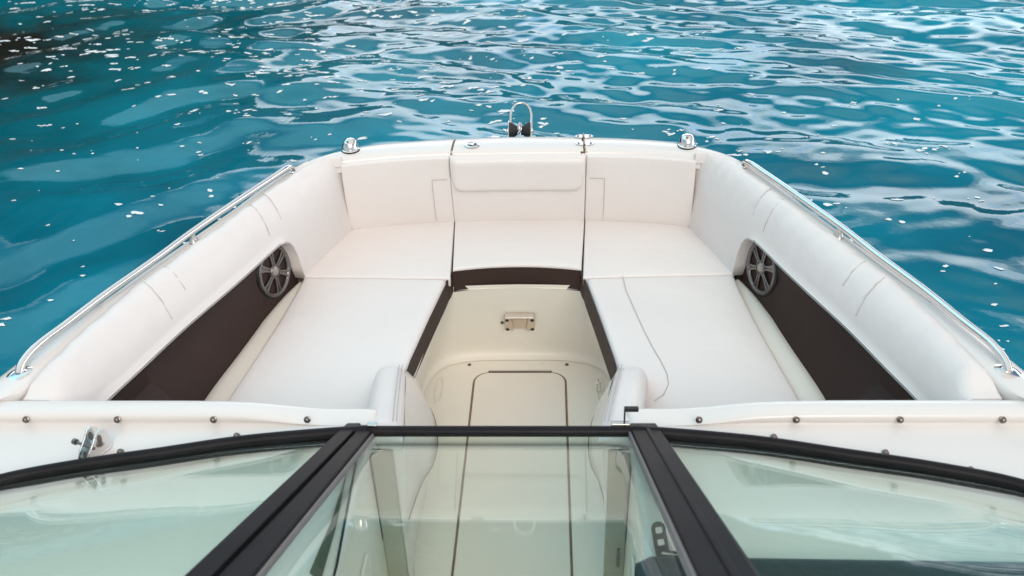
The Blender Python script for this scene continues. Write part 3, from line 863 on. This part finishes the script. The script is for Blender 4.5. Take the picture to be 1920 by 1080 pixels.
# the port console top: joint along its inner edge and a dark wedge beside it
tube_obj('top_joint', [(-.300, 1.395, .727), (-.292, 1.25, .727), (-.284, 1.10, .727), (-.284, .95, .726)], .0026, 'rubber', boat, seg=6)
b = MB(); b.prism([(-.312, 1.34), (-.316, 1.20), (-.330, 1.08), (-.306, 1.06), (-.304, 1.20)], (0, 0, 0), (1, 0, 0), (0, 1, 0), (0, 0, 1), .715, .7295); b.build('dark_wedge', 'wedge_olive', boat, smooth=False)
# chrome pull ring on the starboard flank
b = MB(); b.tube([(.287 + .008 * math.cos(a), 2.525 + .006 * math.cos(a), .024 + .022 * math.sin(a)) for a in np.linspace(0, 2 * PI, 20)], .0035, 8, cap=False); b.build('pull_ring', 'chrome', boat)

# ------------------------------------------------------------------ grab rails
for s, nm in ((-1, 'port'), (1, 'starboard')):
    base_a, base_f = Vector((s * 1.143, 1.625, ZT + .004)), Vector((s * .772, 2.778, ZT + .004))
    path = [base_a, (s * 1.142, 1.642, .782), (s * 1.130, 1.685, .797), (s * 1.100, 1.785, .799), (s * 1.064, 1.92, .798), (s * .999, 2.115, .798), (s * .949, 2.28, .798), (s * .881, 2.47, .798), (s * .818, 2.64, .797), (s * .780, 2.735, .797), (s * .772, 2.765, .788), base_f]
    P = catmull([tuple(p) for p in path], 60)
    b = MB(); b.tube([tuple(p) for p in P], .0100, 14)
    rl = b.build('grab_rail', 'chrome', boat)
    rl['label'] = nm + ' stainless grab rail along the gunwale'
    for p, r in ((base_a, .026), (base_f, .015)):
        b = MB(); d = Vector((s * -.28, .96, 0)) if p is base_a else Vector((0, 1, 0)); e = Vector((d.y, -d.x, 0))
        b.lathe([(r, 0), (r * .98, .003), (r * .75, .006), (r * .55, .007)], p - Vector((0, 0, .003)), d * (1.3 if p is base_a else 1), e, (0, 0, 1), 24); b.build('rail_base', 'chrome', rl)
    b = MB(); q = Vector((s * .948, 2.275, ZT))
    b.tube([q + Vector((0, 0, .0)), q + Vector((0, 0, .012)), q + Vector((0, 0, .02)), q + Vector((0, 0, .036))], [.017, .011, .0085, .0075], 12); b.build('rail_post', 'steel', rl)

# ------------------------------------------------------------------ navigation lights in chrome hoods
def navlight(s):
    o = Vector((s * .604, 2.952, ZT + .003)); b = MB()
    b.lathe([(.034, 0), (.034, .005), (.032, .007)], o, (1, 0, 0), (0, 1, 0), (0, 0, 1), 28)
    nl = b.build('navigation_light', 'rubber', boat)
    nl['label'] = ('port' if s < 0 else 'starboard') + ' navigation light in a chrome hood'
    b = MB(); rows = []
    for i in range(13):
        v = i / 12 * PI / 2
        rows.append([o + Vector((math.cos(a) * .0300 * math.cos(v) ** .6, math.sin(a) * .0315 * math.cos(v) ** .6 + .006 * math.sin(v), .007 + .038 * math.sin(v))) for a in np.linspace(0, 2 * PI, 29)])
    b.grid(rows); h = b.build('hood', 'chrome', nl, angle=80)
    b = MB(); b.lathe([(.032, .0), (.033, .004), (.0295, .007)], o + Vector((0, 0, .005)), (1, 0, 0), (0, 1, 0), (0, 0, 1), 28); b.build('hood_flange', 'chrome', nl)
    b = MB(); b.lathe([(.004, 0), (.004, .002), (.002, .0025)], o + Vector((-.004, -.015, .041)), (1, 0, 0), (0, .8, .6), (0, -.6, .8), 10); b.build('screw', 'dark_steel', nl)
navlight(-1); navlight(1)

# ------------------------------------------------------------------ hatch lock and hinges
o = Vector((-.166, 2.985, ZT + .0065)); b = MB()
b.lathe([(.0275, 0), (.0275, .0015), (.025, .003), (.0185, .003), (.018, -.001)], o, (1, 0, 0), (0, 1, 0), (0, 0, 1), 28); lk = b.build('hatch_lock', 'chrome', boat)
b = MB(); b.lathe([(.017, 0), (.017, .0025)], o, (1, 0, 0), (0, 1, 0), (0, 0, 1), 24); b.build('lock_face', 'speaker_black', lk)
b = MB(); b.prism([(-.014, -.003), (-.002, -.004), (.004, -.012), (.008, -.010), (.003, .0), (.010, .010), (.005, .013), (-.003, .004), (-.014, .003)], o, (1, 0, 0), (0, 1, 0), (0, 0, 1), .0025, .0045); b.build('latch_paddle', 'chrome', lk)
for (yy, r) in ((2.985, .034), (3.055, .034)):
    for sx_ in (-1, 1):
        pass
    P = [(LIDX + .004 + r * 1.0 * math.cos(a), yy + .017 * math.sin(a)) for a in np.linspace(0, 2 * PI, 25)[:-1]]
    b = MB(); b.prism(P, (0, 0, ZT + .0045), (1, 0, 0), (0, 1, 0), (0, 0, 1), 0, .0035); hh = b.build('lid_hinge', 'steel', boat, bevel=.001, seg=1)
    b = MB(); b.tube([(LIDX + .002, yy - .019, ZT + .009), (LIDX + .002, yy + .019, ZT + .009)], .004, 10); b.build('hinge_pin', 'dark_steel', hh)
    for sx_ in (-1, 1): screw_at(hh, LIDX + .004 + sx_ * .022, yy, ZT + .008, .0035)
# brown stained cord lying in the starboard gap
tube_obj('gap_stain', [(LIDX - .004, 3.075, ZT + .002), (LIDX + .001, 3.04, ZT + .006), (LIDX + .004, 3.0, ZT + .006), (LIDX + .0, 2.97, ZT + .005), (LIDX + .004, 2.945, ZT + .002), (LIDX + .005, 2.932, ZT - .02)], .0028, 'dirt', boat)

# ------------------------------------------------------------------ anchor roller on the stem
ar_o = Vector((.0, 3.20, .700))
b = MB()
for s in (-1, 1):
    b.prism([(-.16, -.03), (.06, -.02), (.09, .015), (.075, .052), (.055, .052), (.02, .02), (-.16, -.005)], ar_o + Vector((s * .043, 0, 0)), (0, 1, 0), (0, 0, 1), (1, 0, 0), -.0025, .0025)
b.box((-.043, 3.03, .668), (.043, 3.16, .674))
ar = b.build('anchor_roller', 'steel', boat, bevel=.001, seg=1)
b = MB(); rp = [(.010, -.041), (.034, -.040), (.030, -.028), (.018, -.012), (.0165, 0), (.018, .012), (.030, .028), (.034, .040), (.010, .041)]
b.lathe(rp, ar_o + Vector((0, .050, .020)), (0, 1, 0), (0, 0, 1), (1, 0, 0), 24); b.build('roller', 'rubber', ar)
pts = [(-.038, 3.225, .70), (-.038, 3.27, .727), (-.038, 3.325, .752)] + [(.003 - .041 * math.cos(a), 3.325 + .048 * math.sin(a), .752 + .036 * math.sin(a)) for a in np.linspace(.15, PI - .15, 14)] + [(.044, 3.325, .752), (.044, 3.27, .727), (.044, 3.225, .70)]
b = MB(); b.tube(pts, .0052, 10); b.build('bail', 'steel', ar)
b = MB(); L = []
for k in range(13):
    a = math.radians(-30 + k * 14)
    cy, cz = 3.25 + .025 * math.cos(PI - a) * 1.0, .72 + .026 * math.sin(a)
    if k < 5: cy, cz = 3.225 - .03 * (5 - k) * .8, .742 - .002 * (5 - k)
    tdir = Vector((0, math.sin(a), math.cos(a))).normalized() if k >= 5 else Vector((0, 1, .05))
    side = Vector((1, 0, 0)) if k % 2 else Vector((0, -tdir.z, tdir.y))
    ring = [Vector((0, cy, cz)) + tdir * .011 * math.cos(q_) + side * .0062 * math.sin(q_) for q_ in np.linspace(0, 2 * PI, 14)]
    b.tube(ring, .0024, 6, cap=False)
b.build('anchor_chain', 'chrome', ar)
for s in (-1, 1):
    b = MB(); b.lathe([(.009, 0), (.009, .005), (.005, .007)], ar_o + Vector((s * .0455, .05, .02)), (0, 1, 0), (0, 0, 1), (s, 0, 0), 8)
    b.build('axle_nut', 'chrome', ar)

# ------------------------------------------------------------------ canopy hinge on the port deck
ho = Vector((-.868, 1.392, .728))
ear = [(-.034, 0), (.032, 0), (.037, .020), (.033, .044), (.022, .056), (.008, .054), (-.004, .038), (-.022, .020)]
hx = Vector((.92, -.39, 0)); hy = Vector((.39, .92, 0))
b = MB(); b.prism(rrect(.016, .040, .012), ho, hx, hy, (0, 0, 1), 0, .004)
ch = b.build('canopy_hinge', 'chrome', boat, bevel=.0012, seg=1)
for dx in (-.013, .013):
    b = MB(); b.prism(ear, ho + hx * dx + Vector((0, 0, .003)), hy, (0, 0, 1), hx, -.0022, .0022); e_ = b.build('hinge_ear', 'chrome', ch, bevel=.0012, seg=2)
    b = MB(); b.prism([(.012 + .006 * math.cos(a), .036 + .012 * math.sin(a)) for a in np.linspace(0, 2 * PI, 17)[:-1]], ho + hx * dx + Vector((0, 0, .003)), hy, (0, 0, 1), hx, -.0026, .0026); b.build('slot', 'dark_steel', e_)
pz = Vector((0, 0, .030))
b = MB(); b.tube([ho - hx * .034 + hy * -.008 + pz, ho + hx * .018 - hy * .008 + pz], .0034, 10); b.tube([ho - hx * .042 - hy * .008 + pz, ho - hx * .034 - hy * .008 + pz], .0068, 12); b.build('pin', 'dark_steel', ch)

# ================================================================== WINDSHIELD
ws_root = bpy.data.objects.new('windshield', None); COL.objects.link(ws_root); ws_root.parent = boat
RISE = Vector((0, -.652, .317))       # along the glass, from the base frame up and aft
LEN = 1.42
def side_glass(s):
    base = catmull([(s * (x + .030 * (i == 0)), y) for i, (x, y) in enumerate(FR)], 40); rows = []
    for i, p in enumerate(base):
        f = i / 39; ri = Vector((s * (.045 - .16 * f ** 1.5), RISE.y * (1 - .06 * f), RISE.z * (1 + .25 * f)))
        row = []
        for j in range(16):
            t = j / 15 * LEN; row.append(Vector((p[0], p[1], .744)) + ri * t + Vector((0, 0, .018 * math.sin(PI * j / 15) * min(1, f * 2.5))))
        rows.append(row)
    b = MB(); b.grid(rows); o = b.build('glass_pane', 'glass', ws_root, fix=True)
    so = o.modifiers.new('solid', 'SOLIDIFY'); so.thickness = .005
    o['label'] = ('port' if s < 0 else 'starboard') + ' green tinted windshield pane'
    return rows
RL, RR = side_glass(-1), side_glass(1)
b = MB(); rows = [[Vector((x, 1.437, .745)) + RISE * (j / 9 * LEN) for j in range(10)] for x in np.linspace(-.283, .283, 10)]
b.grid(rows); o = b.build('glass_pane', 'glass', ws_root); so = o.modifiers.new('solid', 'SOLIDIFY'); so.thickness = .005
o['label'] = 'centre green tinted windshield pane above the walk-through'
# base frame: side sections with a rubber gasket, centre bar
for s in (-1, 1):
    base = catmull([(s * x, y, .752) for x, y in FR], 50)
    b = MB(); b.tube([tuple(p) for p in base], .0128, 14, flat=1.15); fr_ = b.build('base_frame', 'frame_black', ws_root)
    b = MB(); b.tube([(p[0], p[1] - .004, .737) for p in base], .0135, 8, flat=.7); b.build('gasket', 'rubber', fr_)
    # top frame, aft and above
    top = [r[-1] for r in (RL if s < 0 else RR)]
    b = MB(); b.tube(top, .012, 12); b.build('top_frame', 'frame_black', ws_root)
b = MB(); b.tube([(-.300, 1.441, .752), (.300, 1.441, .752)], .0118, 14); cbf = b.build('base_frame', 'frame_black', ws_root)
b = MB(); b.tube([Vector((x, 1.437, .745)) + RISE * LEN for x in (-.283, .283)], .012, 12); b.build('top_frame', 'frame_black', ws_root)
# mullions
gn = Vector((0, RISE.z, -RISE.y)).normalized(); rd = RISE.normalized()
def bar(name, x0, w0, x1, w1, h0, h1, ext=.02, mat='frame_black', par=None, bev=.003, t1=LEN):
    p0 = Vector((x0, 1.437, .748)) - rd * ext; p1 = Vector((x1, 1.437, .748)) + RISE
    p1 = p0 + (p1 - p0) * t1
    wl = w0 + (w1 - w0) * t1; V = []
    for p, w_ in ((p0, w0), (p1, wl)):
        for dx, h in ((-w_ / 2, h0), (w_ / 2, h0), (w_ / 2, h1), (-w_ / 2, h1)): V.append(p + Vector((dx, 0, 0)) + gn * h)
    b = MB(); b.add(V, [(0, 1, 2, 3), (7, 6, 5, 4), (0, 4, 5, 1), (1, 5, 6, 2), (2, 6, 7, 3), (3, 7, 4, 0)])
    return b.build(name, mat, par or ws_root, bevel=bev)
m1 = bar('mullion', -.322, .031, -.353, .036, -.010, .013, ext=.045)
m2 = bar('mullion', -.287, .031, -.304, .040, -.010, .011, ext=.020)
bar('groove_strip', -.3045, .008, -.3295, .014, -.009, .003, mat='rubber', par=m1)
bar('seal_strip', -.2695, .004, -.2825, .005, -.010, .004, mat='rubber_seal', par=m2)
m3 = bar('mullion', .310, .060, .338, .076, -.010, .013, ext=.045)
bar('ridge', .315, .010, .345, .013, .011, .0165, ext=.010, par=m3)
bar('seal_strip', .2775, .005, .2965, .008, -.010, .008, mat='rubber_seal', par=m3, bev=.002)
bar('groove_strip', .3440, .007, .3810, .009, -.010, .004, mat='rubber', par=m3)
# latch lever standing on the frame
b = MB(); b.tube([(.268, 1.452, .745), (.268, 1.456, .800)], .0022, 8); b.box((.2665, 1.450, .797), (.2965, 1.460, .806)); b.build('latch_lever', 'rubber', ws_root, bevel=.001, seg=1)
b = MB(); b.box((.240, 1.446, .760), (.280, 1.460, .767)); b.build('latch_plate', 'steel', ws_root, bevel=.002)
b = MB(); b.box((-.283, 1.440, .7635), (-.262, 1.452, .769)); b.build('latch_plate', 'steel', ws_root, bevel=.002)

# ------------------------------------------------------------------ dash seen through the starboard pane
b = MB(); rows = []
for x in np.linspace(.262, 1.03, 30):
    e = 1 - min(1, (x - .262) / .03); rows.append([(x, y - .012 * (x - .262) , z - .02 * e * e) for y, z in [(1.104, .700), (1.104, .742), (1.099, .756)] + [(1.091 - .016 * k, .762 + .006 * (1 - math.exp(-k / 6)) + (.0022 if k % 2 else 0)) for k in range(26)]])
b.grid(rows); ds = b.build('dashboard', 'dash_black', boat, angle=25)
ds['label'] = 'black ribbed dashboard hood behind the starboard windshield pane'
b = MB(); P = rrect(.013, .034, .012)
mb_o = Vector((.312, 1.150, .740)); mb_x = Vector((.98, .12, .1)).normalized(); mb_y = Vector((-.12, .80, .55)).normalized(); mb_n = mb_x.cross(mb_y)
b.prism(P, mb_o, mb_x, mb_y, mb_n, 0, .006); mk = b.build('window_stay', 'rubber', boat, bevel=.001, seg=1)
for t in (-.004, .018):
    b = MB(); b.prism(rrect(.006, .0055, .002), mb_o + mb_y * t, mb_x, mb_y, mb_n, .004, .0075); b.build('slot', 'gelcoat', mk)
b = MB(); b.tube([mb_o - mb_y * .024, mb_o + Vector((.04, -.028, -.008)), mb_o + Vector((.13, -.034, -.008))], .0075, 12); b.build('stay_arm', 'steel', mk)
